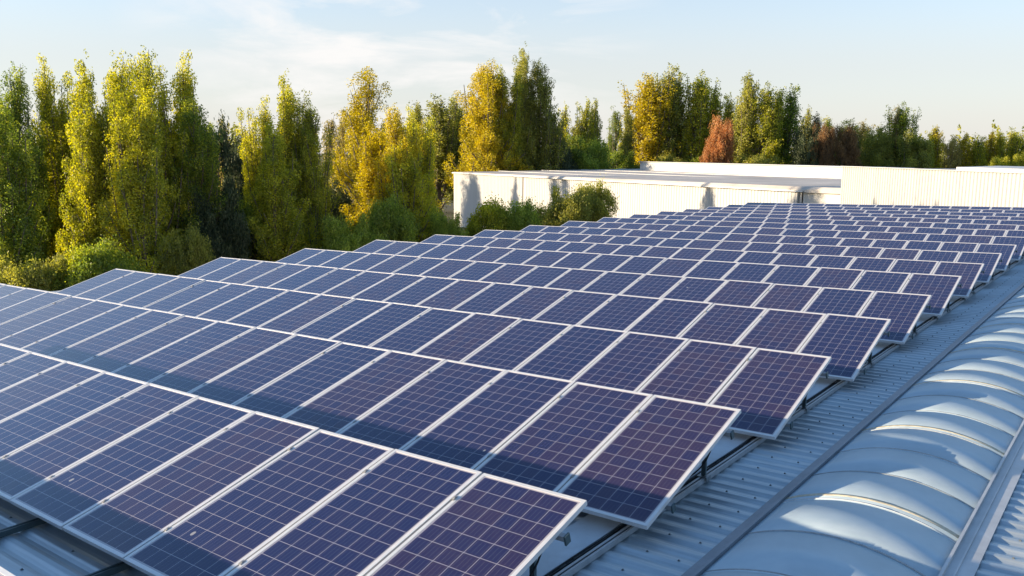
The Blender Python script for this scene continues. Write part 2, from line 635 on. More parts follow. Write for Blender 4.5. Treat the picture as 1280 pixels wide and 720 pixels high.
# ------------------------------------------------------------------ barrel skylight
VL, VR, VH = 0.60, 2.10, 0.17


def arc(s, lift=0.0):
    """point across the vault, s 0..1 from left to right"""
    hw = (VR - VL) / 2
    rad = (hw * hw + VH * VH) / (2 * VH)
    th = math.asin(hw / rad)
    a = -th + 2 * th * s
    return (VL + VR) / 2 + (rad + lift) * math.sin(a), (rad + lift) * math.cos(a) - (rad - VH) + 0.012


def skylight():
    root = empty('barrel_skylight', (0, 0, 0))
    tag(root, 'long frosted barrel vault skylight running along the roof beside the panels', 'skylight')
    K = 28
    step = 0.873
    y = 3.70 - step * 11
    i = -11
    rng = random.Random(5)

    def strip(b, ya, yb, lift, thick=0.0):
        n0 = len(b.v)
        for k in range(K + 1):
            x, z = arc(k / K, lift)
            for yy in (ya, yb):
                b.v.append((x, yy, RZ(x, yy) + z))
        for k in range(K):
            q = n0 + 2 * k
            b.f.append((q, q + 2, q + 3, q + 1))
        if thick:
            n1 = len(b.v)
            for k in range(K + 1):
                x, z = arc(k / K, lift - thick)
                for yy in (ya, yb):
                    b.v.append((x, yy, RZ(x, yy) + z))
            for k in range(K):
                q, r = n0 + 2 * k, n1 + 2 * k
                b.f.append((q, r, r + 2, q + 2))
                b.f.append((q + 1, q + 3, r + 3, r + 1))

    while y < RY1 - 1.0:
        b = MB()
        strip(b, y - 0.03, y + step, 0.0015 * (i % 2), 0.006)
        b.build('curved_sheet', MAT['sheet'], root, True)
        b = MB()
        bead = i % 3 != 0
        if bead:
            strip(b, y - 0.007, y + 0.007, 0.007, 0.007)
            b.build('joint_bead', MAT['seam'] if i % 3 == 1 else MAT['seamdark'], root, True)
        else:
            strip(b, y - 0.009, y + 0.009, 0.007, 0.007)
            b.build('joint_bead', MAT['seamdark'], root, True)
        if i % 3 == 1:
            b = MB()
            strip(b, y + 0.09, y + 0.15, 0.0045, 0.003)
            b.build('sealant_band', MAT['seal'], root, True)
        y += step
        i += 1
    ye = y
    y0 = 3.70 - step * 11
    # flashings: flat flange and a small upstand each side
    b = MB()
    for x0, x1, zb, zt in ((VL - 0.12, VL - 0.005, 0.004, 0.016), (VL - 0.035, VL - 0.006, 0.0165, 0.045)):
        v = []
        for yy in (y0, ye):
            v += [(x0, yy, RZ(x0, yy) + zb), (x1, yy, RZ(x1, yy) + zb), (x1, yy, RZ(x1, yy) + zt), (x0, yy, RZ(x0, yy) + zt)]
        b.add(v, [(0, 1, 5, 4), (1, 2, 6, 5), (2, 3, 7, 6), (3, 0, 4, 7), (3, 2, 1, 0), (4, 5, 6, 7)])
    b.build('side_flashing', MAT['flash'], root)
    b = MB()
    for x0, x1, zb, zt in ((VR + 0.005, VR + 0.22, 0.004, 0.016), (VR + 0.006, VR + 0.03, 0.0165, 0.05), (VR + 0.09, VR + 0.105, 0.0165, 0.028)):
        v = []
        for yy in (y0, ye):
            v += [(x0, yy, RZ(x0, yy) + zb), (x1, yy, RZ(x1, yy) + zb), (x1, yy, RZ(x1, yy) + zt), (x0, yy, RZ(x0, yy) + zt)]
        b.add(v, [(0, 1, 5, 4), (1, 2, 6, 5), (2, 3, 7, 6), (3, 0, 4, 7), (3, 2, 1, 0), (4, 5, 6, 7)])
    b.build('side_flashing', MAT['flashpale'], root)
    for yy, s in ((y0, 1), (ye, -1)):      # gable ends
        b = MB()
        pts = [arc(k / K) for k in range(K + 1)]
        b.v = [(x, yy, RZ(x, yy) + z) for x, z in pts]
        b.f = [tuple(range(K + 1))]
        b.build('end_cap', MAT['flashpale'], root)


skylight()

# ------------------------------------------------------------------ the array
WPITCH, PSTEP = 1.012, 3.0625
TILT, SXROW, SZROW = 0.2684, -0.0163, -0.0095
ROWFIT = [(0.029, 0.022, -0.009), (-0.048, 0.001, -0.006), (-0.048, -0.029, 0.003), (0.02, -0.009, 0.002), (0.028, -0.006, 0.003), (0.068, 0.02, 0.005),
          (0.045, 0.005, 0.001), (-0.052, -0.002, 0.0), (-0.029, -0.005, -0.001), (-0.015, 0.001, 0.001), (0.015, 0.003, 0.001), (-0.004, 0.003, 0.001),
          (-0.035, 0.005, 0.003), (0.002, -0.005, -0.002), (-0.006, -0.004, -0.002), (0.008, -0.004, -0.002), (0.022, 0.004, 0.001)]
ROWS = list(range(-1, 17))
NPAN = {-1: 13, 0: 13}


def row_frame(k):
    dy, dz, dt = ROWFIT[k] if k >= 0 else (0, 0.01, 0)
    t = TILT + dt
    rot = Matrix.Rotation(-math.atan(SX), 4, 'Y') @ Matrix.Rotation(t, 4, 'X')
    base = Vector((k * SXROW, k * PSTEP + dy, k * SZROW + dz))
    return base, rot, t


ORD = ['first', 'second', 'third', 'fourth', 'fifth', 'sixth', 'seventh', 'eighth', 'ninth', 'tenth', 'eleventh', 'twelfth',
       'thirteenth', 'fourteenth', 'fifteenth', 'sixteenth', 'seventeenth', 'eighteenth']


def row_name(k):
    if k == -1:
        return 'the row nearest the camera, mostly out of frame'
    if k == 0:
        return 'the nearest full row'
    if k <= 8:
        return 'the %s row from the front' % ORD[k]
    if k == 16:
        return 'the farthest row'
    return 'the %s row from the back' % ORD[16 - k]


def panels():
    # frame: four mitred-looking bars, butted end to end; top at z = 0
    fb = MB()
    fb.box(-PW, 0, 0, FR, -FT, 0)
    fb.box(-PW, 0, PL - FR, PL, -FT, 0)
    fb.box(-PW, -PW + FR, FR, PL - FR, -FT, 0)
    fb.box(-FR, 0, FR, PL - FR, -FT, 0)
    fme = fb.mesh('frame', MAT['alu'])
    cb = MB()
    zt, zb = -0.003, -0.009
    cb.box(-PW + FR, -FR, FR, PL - FR, zb, zt)
    cme = cb.mesh('cell_sheet', MAT['cells'])
    uv = cme.uv_layers.new(name='UVMap')
    for poly in cme.polygons:
        for li in poly.loop_indices:
            co = cme.vertices[cme.loops[li].vertex_index].co
            uv.data[li].uv = ((co.x + PW - FR) / CW, (co.y - FR) / CL)
    proto = empty('solar_panel')
    f0 = link('frame', fme, proto)
    c0 = link('cell_sheet', cme, proto)
    first = True
    rng = random.Random(11)
    for k in ROWS:
        base, rot, t = row_frame(k)
        npan = NPAN.get(k, 18)
        for j in range(npan):
            if first:
                o = proto
                first = False
            else:
                o = proto.copy()
                COL.objects.link(o)
                for src in (f0, c0):
                    c = src.copy()
                    c.parent = o
                    COL.objects.link(c)
            jit = Matrix.Rotation(rng.gauss(0, 0.0016), 4, 'X') @ Matrix.Rotation(rng.gauss(0, 0.0016), 4, 'Y')
            loc = base + Vector((-j * WPITCH - 0.004, rng.gauss(0, 0.0025), -j * WPITCH * SX))
            o.matrix_world = Matrix.Translation(loc) @ rot @ jit
            rn = row_name(k)
            if k <= 8:
                pos = 'rightmost panel' if j == 0 else ('%s panel from the right end' % ORD[j])
            else:
                jj = npan - 1 - j
                pos = 'leftmost panel' if jj == 0 else ('%s panel from the left end' % ORD[jj])
            lab = '%s of %s' % (pos, rn)
            if j == 0 and k in (1, 2, 3):
                lab = 'blue-purple ' + lab
            tag(o, lab, 'solar panel', 'blue-purple solar panels with pale aluminium frames')


panels()

RAIL_X = [-0.255 - 1.49 * i for i in range(13)]
RAIL_H = 0.055


def roof_rails():
    for i, x in enumerate(RAIL_X):
        y0 = -5.2 if i < 10 else 2.4
        b = MB()
        a, c = RY1 - 0.9, y0
        # lipped channel: base, two sides
        for (xo0, xo1, z0, z1) in ((-0.032, 0.032, 0.004, 0.014), (-0.032, -0.024, 0.0145, RAIL_H), (0.024, 0.032, 0.0145, RAIL_H),
                                   (-0.0235, -0.010, RAIL_H - 0.008, RAIL_H), (0.010, 0.0235, RAIL_H - 0.008, RAIL_H)):
            v = []
            for yy in (c, a):
                for (xx, zz) in ((x + xo0, z0), (x + xo1, z0), (x + xo1, z1), (x + xo0, z1)):
                    v.append((xx, yy, RZ(xx, yy) + zz))
            b.add(v, [(0, 1, 5, 4), (1, 2, 6, 5), (2, 3, 7, 6), (3, 0, 4, 7), (3, 2, 1, 0), (4, 5, 6, 7)])
        o = b.build('roof_rail', MAT['railalu'] if i == 0 else MAT['darksteel_railshade'])  # rails under the panels: dark colour stands in for the shade there
        if i == 0:
            lab = 'pale roof rail along the right-hand ends of the panel rows'
        elif i in (2, 3):
            lab = 'dark roof rail jutting out at bottom left below the front row, ' + ('right of the two' if i == 2 else 'left of the two')
        else:
            lab = 'dark roof rail under the panels, %s from the right-hand end' % ORD[i]
        tag(o, lab, 'rail', 'roof rails running under the rows of panels')


roof_rails()


def edge_strips():
    # pale flat cover plate beside the end rail, and the dark gasket between the two
    def flat(name, x0, x1, z0, z1, mat, label, cat):
        b = MB()
        y = -5.0
        joints = []
        while y < RY1 - 1.2:
            yn = min(y + 2.95, RY1 - 0.9)
            v = []
            for yy in (y, yn - 0.006):
                for (xx, zz) in ((x0, z0), (x1, z0), (x1, z1), (x0, z1)):
                    v.append((xx, yy, RZ(xx, yy) + zz))
            b.add(v, [(0, 1, 5, 4), (1, 2, 6, 5), (2, 3, 7, 6), (3, 0, 4, 7), (3, 2, 1, 0), (4, 5, 6, 7)])
            y = yn
        o = b.build(name, mat)
        return tag(o, label, cat)
    flat('cover_plate', -0.74, -0.39, 0.003, 0.018, MAT['plate'], 'flat pale metal strip on the roof just inside the end rail', 'cover strip')
    root = empty('cable_gasket')
    tag(root, 'narrow black cable strip between pale cover plate and end rail', 'cable strip')
    b = MB()
    v = []
    x0, x1 = -0.385, -0.300
    for yy in (-5.0, RY1 - 0.9):
        for (xx, zz) in ((x0, 0.002), (x1, 0.002), (x1, 0.008), (x0, 0.008)):
            v.append((xx, yy, RZ(xx, yy) + zz))
    b.add(v, [(0, 1, 5, 4), (1, 2, 6, 5), (2, 3, 7, 6), (3, 0, 4, 7), (3, 2, 1, 0), (4, 5, 6, 7)])
    b.build('base_strip', MAT['rubber'], root)
    b = MB()
    rng = random.Random(3)
    y = -4.8
    while y < 30:
        h = rng.uniform(0.014, 0.024)
        z = RZ(-0.34, y)
        b.box(-0.372, -0.318, y, y + rng.uniform(0.08, 0.13), z + 0.0085, z + h)
        y += rng.uniform(0.2, 0.26)
    b.build('cable_saddles', MAT['darksteel_railshade'], root)
    # two cables
    b = MB()
    for off in (-0.012, 0.012):
        pts = []
        for i in range(120):
            yy = -4.9 + i * 0.3
            xx = -0.345 + off + 0.008 * math.sin(i * 1.3 + off * 90)
            pts.append((xx, yy, RZ(xx, yy) + 0.030 + 0.004 * math.sin(i * 2.1)))
        b.tube(pts, [0.007] * len(pts), 6)
    b.build('cable', MAT['rubber'], root)


edge_strips()


def racks():
    for k in ROWS:
        base, rot, t = row_frame(k)
        npan = NPAN.get(k, 18)
        xl = base.x - (npan - 1) * WPITCH - PW - 0.03
        xr = base.x + 0.03
        if k <= 3:
            xr = base.x + 0.035
        root = empty('mounting_rack', base)
        lab = 'steel mounting rack carrying ' + row_name(k)
        tag(root, lab, 'mounting rack', 'tilted mounting racks under the rows of panels')

        def P(x, s, d):          # point at world x, slope distance s, d below the panel top plane (parent space)
            z = SX * (x - base.x)
            return Vector((x - base.x, s * math.cos(t) + d * math.sin(t), z + s * math.sin(t) - d * math.cos(t)))
        nrm = Vector((0, -math.sin(t), math.cos(t)))
        for s in (0.40, 1.70):
            b = MB()
            b.bar(P(xl, s, FT + 0.024), P(xr, s, FT + 0.024), 0.042, 0.044, nrm)
            b.build('purlin', MAT['railalu'], root)
            if k <= 8:             # end bracket sticking out at the right end
                b = MB()
                b.bar(P(xr + 0.002, s, FT + 0.03), P(xr + 0.018, s, FT + 0.03), 0.06, 0.075, nrm)
                b.build('end_bracket', MAT['darksteel_railshade'], root)
        for i, rx in enumerate(RAIL_X):
            if rx < xl + 0.05:
                continue
            for s, hgt in ((0.40, 0), (1.70, 1)):
                top = P(rx, s, FT + 0.047)
                wx, wy = rx, base.y + top.y
                zb = RZ(wx, wy) + RAIL_H - base.z
                b = MB()
                if hgt:
                    b.bar((top.x, top.y, zb), (top.x, top.y, top.z - 0.004), 0.045, 0.03, (0, 1, 0))
                    b.build('rear_leg', MAT['darksteel_railshade'], root)
                else:
                    b.box(top.x - 0.03, top.x + 0.03, top.y - 0.025, top.y + 0.025, zb, top.z - 0.012)
                    b.build('front_foot', MAT['darksteel_railshade'], root)
                if k <= 6 and i < 5:
                    b = MB()       # splayed base plate clipped to the rail
                    b.box(top.x - 0.055, top.x + 0.055, top.y - 0.05, top.y + 0.05, zb + 0.001, zb + 0.009)
                    b.box(top.x + 0.045, top.x + 0.055, top.y - 0.05, top.y + 0.05, zb - 0.035, zb + 0.0005)
                    b.box(top.x + 0.02, top.x + 0.036, top.y - 0.035, top.y - 0.019, zb + 0.0095, zb + 0.022)
                    b.build('base_plate', MAT['steel'], root)
        if k <= 6:             # string cable drooping from the end of the upper purlin to the cable strip
            a0 = P(xr - 0.16, 1.66, FT + 0.06)
            e0 = Vector((-0.34 - base.x, base.y * 0 + 1.30, RZ(-0.34, base.y + 1.30) + 0.03 - base.z))
            b = MB()
            pts = []
            for q in range(11):
                u = q / 10
                p = a0.lerp(e0, u)
                p.z -= 0.10 * math.sin(math.pi * u) * (1 - 0.5 * u)
                p.x += 0.03 * math.sin(u * 5)
                pts.append(p)
            b.tube(pts, [0.008] * 11, 6)
            b.build('string_cable', MAT['rubber'], root)
        if k <= 5:
            cm = None
            for j in range(1, npan):
                for s in (0.40, 1.70):
                    x = base.x - j * WPITCH + (WPITCH - PW) / 2 - 0.004
                    c = P(x, s, -0.003)
                    if cm is None:
                        b = MB()
                        mrot = rot
                        b.box(-0.015, 0.015, -0.024, 0.024, -0.002, 0.003, mrot)
                        b.box(-0.007, 0.007, -0.007, 0.007, 0.0035, 0.009, mrot)
                        b.box(-0.006, 0.006, -0.03, 0.03, -0.05, -0.0025, mrot)
                        cm = b.mesh('mid_clamp', MAT['clamp'])
                    o = link('mid_clamp', cm, root)
                    o.location = c


racks()

# ------------------------------------------------------------------ far white buildings
def corr_wall(b, A, Bp, z0, z1, pitch, depth, inward):
    """vertical trapezoid cladding from A to B (xy), ribs towards -inward"""
    A, Bp, nv = Vector(A), Vector(Bp), Vector(inward).normalized()
    d = (Bp - A)
    ln = d.length
    d.normalize()
    n = int(ln / pitch)
    prof = []
    for i in range(n):
        s = i * pitch
        prof += [(s, 0), (s + pitch * 0.42, 0), (s + pitch * 0.54, depth), (s + pitch * 0.88, depth)]
    prof.append((ln, 0))
    q0 = len(b.v)
    for s, dp in prof:
        p = A + d * s + nv * dp
        b.v.append((p.x, p.y, z0))
        b.v.append((p.x, p.y, z1))
    for i in range(len(prof) - 1):
        q = q0 + 2 * i
        b.f.append((q, q + 2, q + 3, q + 1))


def quad_prism(b, pts, z0, z1):
    n = len(pts)
    v = [(p[0], p[1], z0) for p in pts] + [(p[0], p[1], (z1[i] if isinstance(z1, (list, tuple)) else z1)) for i, p in enumerate(pts)]
    f = [tuple(range(n - 1, -1, -1)), tuple(range(n, 2 * n))] + [(i, (i + 1) % n, n + (i + 1) % n, n + i) for i in range(n)]
    b.add(v, f)


B1_TOP = CZ - 3.2


def building_long():
    c = pix(1003, 235, 80).to_2d()
    e = pix(568, 214, 139).to_2d()
    d = (e - c).normalized()
    nb = Vector((-d.y, d.x))
    if nb.y < 0:
        nb = -nb
    DEP = 43.0
    root = empty('white_warehouse', (c.x, c.y, GZ))
    tag(root, 'long white corrugated warehouse with flat beige roof behind the panels, tree shadows on it', 'warehouse', 'white warehouses behind the solar roof')
    O = Vector((c.x, c.y))

    def rel(p):
        return (p - O)
    top = B1_TOP - GZ
    jog = c.lerp(e, 0.70)       # the left part of the long wall stands a little forward
    b = MB()
    corr_wall(b, rel(c), rel(jog), 0, top - 0.35, 0.42, 0.04, nb)
    b.build('front_wall', MAT['white'], root)
    b = MB()
    jf = jog - nb * 0.12
    ef = e - nb * 0.12
    corr_wall(b, rel(jf), rel(ef), 0, top - 0.345, 0.42, 0.04, nb)
    b.build('front_wall', MAT['white'], root)
    # side wall, smooth panels
    b = MB()
    q = pix(1062, 230, 76).to_2d()          # plain gable wall right of the corner, eave rising to the right
    gd = (q - c).normalized()
    gn = Vector((-gd.y, gd.x))
    quad_prism(b, [rel(c + gd * .15), rel(q), rel(q + gn * .25), rel(c + gd * .15 + gn * .25)], 0, [top - 0.36, top - 0.02, top - 0.02, top - 0.36])
    b.build('side_wall', MAT['whiteplain'], root)
    b = MB()
    quad_prism(b, [rel(q + gn * .27), rel(q + gn * .27 - gd * .25), rel(q - gd * .25 + nb * DEP), rel(q + nb * DEP)], 0, top - 0.36)
    b.build('side_wall', MAT['whiteplain'], root)
    b = MB()
    quad_prism(b, [rel(ef + nb * 0.08), rel(ef + nb * 0.08 - d * 0.25), rel(e - d * 0.25 + nb * DEP), rel(e + nb * DEP)], 0, top - 0.36)
    b.build('side_wall', MAT['white'], root)
    b = MB()
    quad_prism(b, [rel(c + nb * DEP + d * 0.26), rel(e + nb * DEP - d * 0.26), rel(e + nb * (DEP - 0.3) - d * 0.26), rel(c + nb * (DEP - 0.3) + d * 0.26)], 0, top - 0.36)
    b.build('back_wall', MAT['white'], root)
    # roof: very low pitch slab with a shallow rise
    b = MB()
    o1, o2 = c - nb * 0.35 - d * 0.4, e - nb * 0.35
    quad_prism(b, [rel(o1), rel(o2), rel(e + nb * (DEP + .2)), rel(q + nb * (DEP + .2)), rel(q - gn * 0.3)], top - 0.34, [top - 0.12, top - 0.12, top + 0.3, top + 0.35, top + 0.2])
    b.build('flat_roof', MAT['roofbeige'], root)
    # seams on the roof
    b = MB()
    for i in range(1, 5):
        qv = nb * (DEP * i / 5.0)
        zz = top - 0.12 + 0.42 * (i / 5.0)
        a1, a2 = rel(c + qv), rel(e + qv)
        b.bar((a1.x, a1.y, zz + 0.05), (a2.x, a2.y, zz + 0.05), 0.5, 0.06)
    b.build('roof_seams', MAT['parapet'], root)
    b = MB()
    a1, a2 = rel(c - nb * 0.42 - d * 0.4), rel(e - nb * 0.42)
    b.bar((a1.x, a1.y, top - 0.25), (a2.x, a2.y, top - 0.25), 0.12, 0.14)
    b.build('gutter', MAT['parapet'], root)
    b = MB()
    a1 = rel(c - nb * 0.12 + d * 0.35)
    b.tube([(a1.x, a1.y, 0), (a1.x, a1.y, top - 0.4)], [0.09, 0.09], 8)
    b.build('downpipe', MAT['steel'], root)
    # raised white block on the roof
    p0, p1 = pix(800, 212, 150).to_2d(), pix(1075, 222, 104).to_2d()
    dd = (p1 - p0).normalized()
    back = Vector((-dd.y, dd.x))
    if back.y < 0:
        back = -back
    b = MB()
    z0 = top + 0.05
    quad_prism(b, [rel(p0), rel(p1), rel(p1 + back * 9), rel(p0 + back * 9)], z0, z0 + 1.55)
    o = b.build('roof_monitor', MAT['parapet'], root)
    b = MB()
    a1, a2 = rel(p0 - back * 0.1 - dd * .2), rel(p1 - back * 0.1)
    b.bar((a1.x, a1.y, z0 + 1.62), (a2.x, a2.y, z0 + 1.62), 0.5, 0.12)
    b.build('coping', MAT['white'], o)


building_long()


def building_right():
    a = pix(1053, 208, 73)
    c = pix(1290, 216.8, 49.6)
    zt = CZ - 1.04
    A, C2 = a.to_2d(), c.to_2d()
    d = (C2 - A).normalized()
    nb = Vector((-d.y, d.x))
    if nb.y < 0:
        nb = -nb
    ln = (C2 - A).length
    root = empty('ribbed_white_hall', (A.x, A.y, GZ))
    tag(root, 'white hall with tall vertically ribbed cladding at the right, behind the farthest panels', 'warehouse', 'white warehouses behind the solar roof')
    O = A.copy()
    top = zt - GZ
    b = MB()
    corr_wall(b, A - O, C2 - O, 0, top, 0.37, 0.07, nb)
    b.build('front_wall', MAT['white'], root)
    b = MB()
    quad_prism(b, [nb * 0.1, nb * 0.1 + d * 0.25, d * 0.25 + nb * 30, nb * 30], 0, top - 0.1)
    b.build('side_wall', MAT['white'], root)
    b = MB()
    quad_prism(b, [nb * 0.1 + d * ln, nb * 0.1 + d * (ln - 0.25), d * (ln - 0.25) + nb * 30, d * ln + nb * 30], 0, top - 0.1)
    b.build('side_wall', MAT['white'], root)
    b = MB()
    quad_prism(b, [nb * 30 + d * 0.26, nb * 29.7 + d * 0.26, nb * 29.7 + d * (ln - 0.26), nb * 30 + d * (ln - 0.26)], 0, top - 0.1)
    b.build('back_wall', MAT['white'], root)
    b = MB()
    a1, a2 = -nb * 0.03 - d * 0.05, d * ln - nb * 0.03
    b.bar((a1.x, a1.y, top + 0.03), (a2.x, a2.y, top + 0.03), 0.2, 0.055)
    b.build('coping', MAT['parapet'], root)
    b = MB()
    quad_prism(b, [nb * 0.26, nb * 0.26 + d * ln, d * ln + nb * 29.6, nb * 29.6], top - 0.5, top - 0.15)
    b.build('flat_roof', MAT['roofbeige'], root)
    # low pitched monitor on the roof: its ridge shows over the coping at the right
    b = MB()
    m0 = d * (ln * 0.22) + nb * 7
    m1 = d * (ln * 1.0) + nb * 7
    m2 = d * (ln * 1.0) + nb * 14
    m3 = d * (ln * 0.22) + nb * 14
    z0, z1 = top - 0.14, top + 0.10
    v = [(p.x, p.y, z0) for p in (m0, m1, m2, m3)] + [(p.x, p.y, z1) for p in (m0, m1, m2, m3)]
    r0, r1 = (m0 + m3) / 2, (m1 + m2) / 2
    v += [(r0.x, r0.y, z1 + 0.12), (r1.x, r1.y, z1 + 0.12)]
    b.add(v, [(0, 1, 5, 4), (2, 3, 7, 6), (0, 4, 8, 7, 3), (1, 2, 6, 9, 5), (4, 5, 9, 8), (7, 8, 9, 6)])
    b.build('roof_monitor', MAT['parapet'], root)


building_right()

# ------------------------------------------------------------------ trees
rngn = np.random.default_rng(7)


def leaf_mesh(name, centres, sizes, tint, rng, flat=0.0):
    n = len(centres)
    ax = rng.normal(size=(n, 3))
    ax /= np.linalg.norm(ax, axis=1, keepdims=True)
    t = rng.normal(size=(n, 3)) * np.array([1, 1, 0.35])     # rough leaf normal, mostly sideways
    bx = np.cross(ax, t)
    bx /= np.linalg.norm(bx, axis=1, keepdims=True)
    ax = np.cross(bx, t)
    ax /= np.linalg.norm(ax, axis=1, keepdims=True)
    L_ = sizes[:, None] * ax
    W_ = (sizes * rng.uniform(0.45, 0.75, n))[:, None] * bx
    nz_ = np.cross(ax, bx) * (sizes * rng.uniform(-0.25, 0.25, n))[:, None]
    v = np.stack([centres - L_ * .5, centres - W_ * .5 + nz_, centres + L_ * .5, centres + W_ * .5 + nz_], 1).reshape(-1, 3)
    me = bpy.data.meshes.new(name)
    me.vertices.add(4 * n)
    me.vertices.foreach_set('co', v.astype(np.float32).ravel())
    me.loops.add(4 * n)
    me.loops.foreach_set('vertex_index', np.arange(4 * n, dtype=np.int32))
    me.polygons.add(n)
    me.polygons.foreach_set('loop_start', np.arange(0, 4 * n, 4, dtype=np.int32))
    at = me.attributes.new('tint', 'FLOAT', 'FACE')
    at.data.foreach_set('value', np.clip(tint, 0, 1).astype(np.float32))
    me.update(calc_edges=True)
    return me


def poplar(name, seed, nleaf, lsize, H=10.0, width=1.3, spires=5, sparse=0.0, low=0.02):
    """upright tree 10 m tall: trunk, steep limbs, clumps of leaves along each limb; returns trunk mesh, crown mesh"""
    rng = np.random.default_rng(seed)
    tb = MB()
    lean = rng.normal(0, 0.012, 2)

    def trunk_p(z):
        return np.array([lean[0] * z + 0.05 * math.sin(z * .9 + seed), lean[1] * z + 0.05 * math.cos(z * .7 + seed), z])
    zs = np.linspace(0, H * 0.93, 12)
    tb.tube([trunk_p(z) for z in zs], [0.17 * (1 - z / H) ** 0.8 + 0.012 for z in zs], 7)
    nl = 66
    cl_c, cl_r, cl_w = [], [], []
    tops = [(0, 0, H)] + [((a := rng.uniform(0, 6.28)), width * rng.uniform(0.35, 0.85), H * rng.uniform(0.66, 0.97)) for _ in range(spires - 1)]
    limbs = []
    for (a, r, h) in tops[1:]:
        limbs.append((H * rng.uniform(0.06, 0.22), a, r, h))
        limbs.append((H * rng.uniform(0.25, 0.45), a + 0.3, r * 0.8, h * 0.94))
    for i in range(nl):
        h0 = H * (low + (0.86 - low) * (i + rng.uniform(0, 1)) / nl)
        rel = h0 / H
        env = width * (1.42 * min(1, (rel + 0.25) / 0.38)) * (1 - rel) ** 0.92
        limbs.append((h0, rng.uniform(0, 6.28), env * rng.uniform(0.55, 1.1), min(h0 + H * rng.uniform(0.10, 0.24) * (1.1 - rel * .5), H * 0.99)))
    for (h0, a, r, h1) in limbs:
        p0 = trunk_p(h0)
        pts = []
        a2 = a + rng.normal(0, 0.25)
        for s in np.linspace(0, 1, 7):
            rr = r * (s ** 0.62)
            aa = a + (a2 - a) * s
            pts.append(p0 + np.array([rr * math.cos(aa), rr * math.sin(aa), (h1 - h0) * s ** 1.15]))
        lr = 0.055 * (1 - h0 / H) + 0.012
        tb.tube(pts, [lr * (1 - 0.85 * s) + 0.004 for s in np.linspace(0, 1, 7)], 5)
        ln = h1 - h0 + r
        m = max(4, int(ln / 0.26))
        for s in np.linspace(0.28, 1.0, m):
            if rng.random() < sparse:
                continue
            rr = r * s ** 0.62
            aa = a + (a2 - a) * s
            c = p0 + np.array([rr * math.cos(aa), rr * math.sin(aa), (h1 - h0) * s ** 1.15]) + rng.normal(0, 0.10, 3)
            taper = 1.0 - 0.55 * max(0, s - .5)
            cl_c.append(c)
            cl_r.append(rng.uniform(0.13, 0.29) * taper)
            cl_w.append(rng.uniform(0.4, 1.6))
    # tip of the leader
    for z in np.linspace(H * .72, H, 9):
        cl_c.append(trunk_p(min(z, H)) + rng.normal(0, .05, 3))
        cl_r.append(0.24 * (1.08 - z / H) / .36 + 0.04)
        cl_w.append(0.8)
    cl_c, cl_r, cl_w = np.array(cl_c), np.array(cl_r), np.array(cl_w)
    pr = cl_w * (cl_r ** 2)
    pr /= pr.sum()
    idx = rng.choice(len(cl_c), nleaf, p=pr)
    g = rng.normal(size=(nleaf, 3))
    g *= np.minimum(1, 1.7 / np.maximum(1e-6, np.linalg.norm(g, axis=1, keepdims=True)))
    g *= np.array([1, 1, 1.5])
    cen = cl_c[idx] + g * cl_r[idx][:, None] * 0.62
    tint_c = rng.normal(0.5, 0.20, len(cl_c))
    tint = tint_c[idx] + rng.normal(0, 0.22, nleaf)
    sizes = lsize * rng.uniform(0.6, 1.3, nleaf)
    return tb.mesh(name + '_trunk', None, True), leaf_mesh(name + '_crown', cen, sizes, tint, rng)


def roundtree(name, seed, nleaf, lsize, H=6.0, rad=2.4, low=0.18, lobes=26):
    """bushy tree, H tall"""
    rng = np.random.default_rng(seed)
    tb = MB()
    tb.tube([(0, 0, 0), (0.05, 0.02, H * .25), (0.0, 0.08, H * .55)], [0.2, 0.15, 0.06], 7)
    cl_c, cl_r = [], []
    for i in range(lobes):
        a = rng.uniform(0, 6.28)
        z = H * rng.uniform(low, 0.93)
        q = (z / H - low) / (1 - low)
        env = rad * math.sqrt(max(0.05, 1 - (q * 1.6 - 0.62) ** 2)) if q > 0.38 else rad * (0.8 + 0.5 * q)
        r = env * math.sqrt(rng.uniform(0.12, 0.85))
        c = np.array([r * math.cos(a), r * math.sin(a), z])
        tb.tube([(0, 0.03, H * .2), tuple(c * np.array([.5, .5, .75])), tuple(c)], [0.07, 0.045, 0.012], 5)
        for _ in range(9):
            dd = rng.normal(size=3)
            dd /= np.linalg.norm(dd)
            cl_c.append(c + dd * rad * rng.uniform(0.12, 0.34))
            cl_r.append(rad * rng.uniform(0.06, 0.15))
    cl_c, cl_r = np.array(cl_c), np.array(cl_r)
    pr = cl_r ** 2
    pr /= pr.sum()
    idx = rng.choice(len(cl_c), nleaf, p=pr)
    cen = cl_c[idx] + rng.normal(size=(nleaf, 3)) * cl_r[idx][:, None] * 0.7
    cen[:, 2] = np.maximum(cen[:, 2], 0.05)
    tint = rng.normal(0.5, 0.18, len(cl_c))[idx] + rng.normal(0, 0.22, nleaf)
    return tb.mesh(name + '_trunk', None, True), leaf_mesh(name + '_crown', cen, lsize * rng.uniform(0.6, 1.3, nleaf), tint, rng)


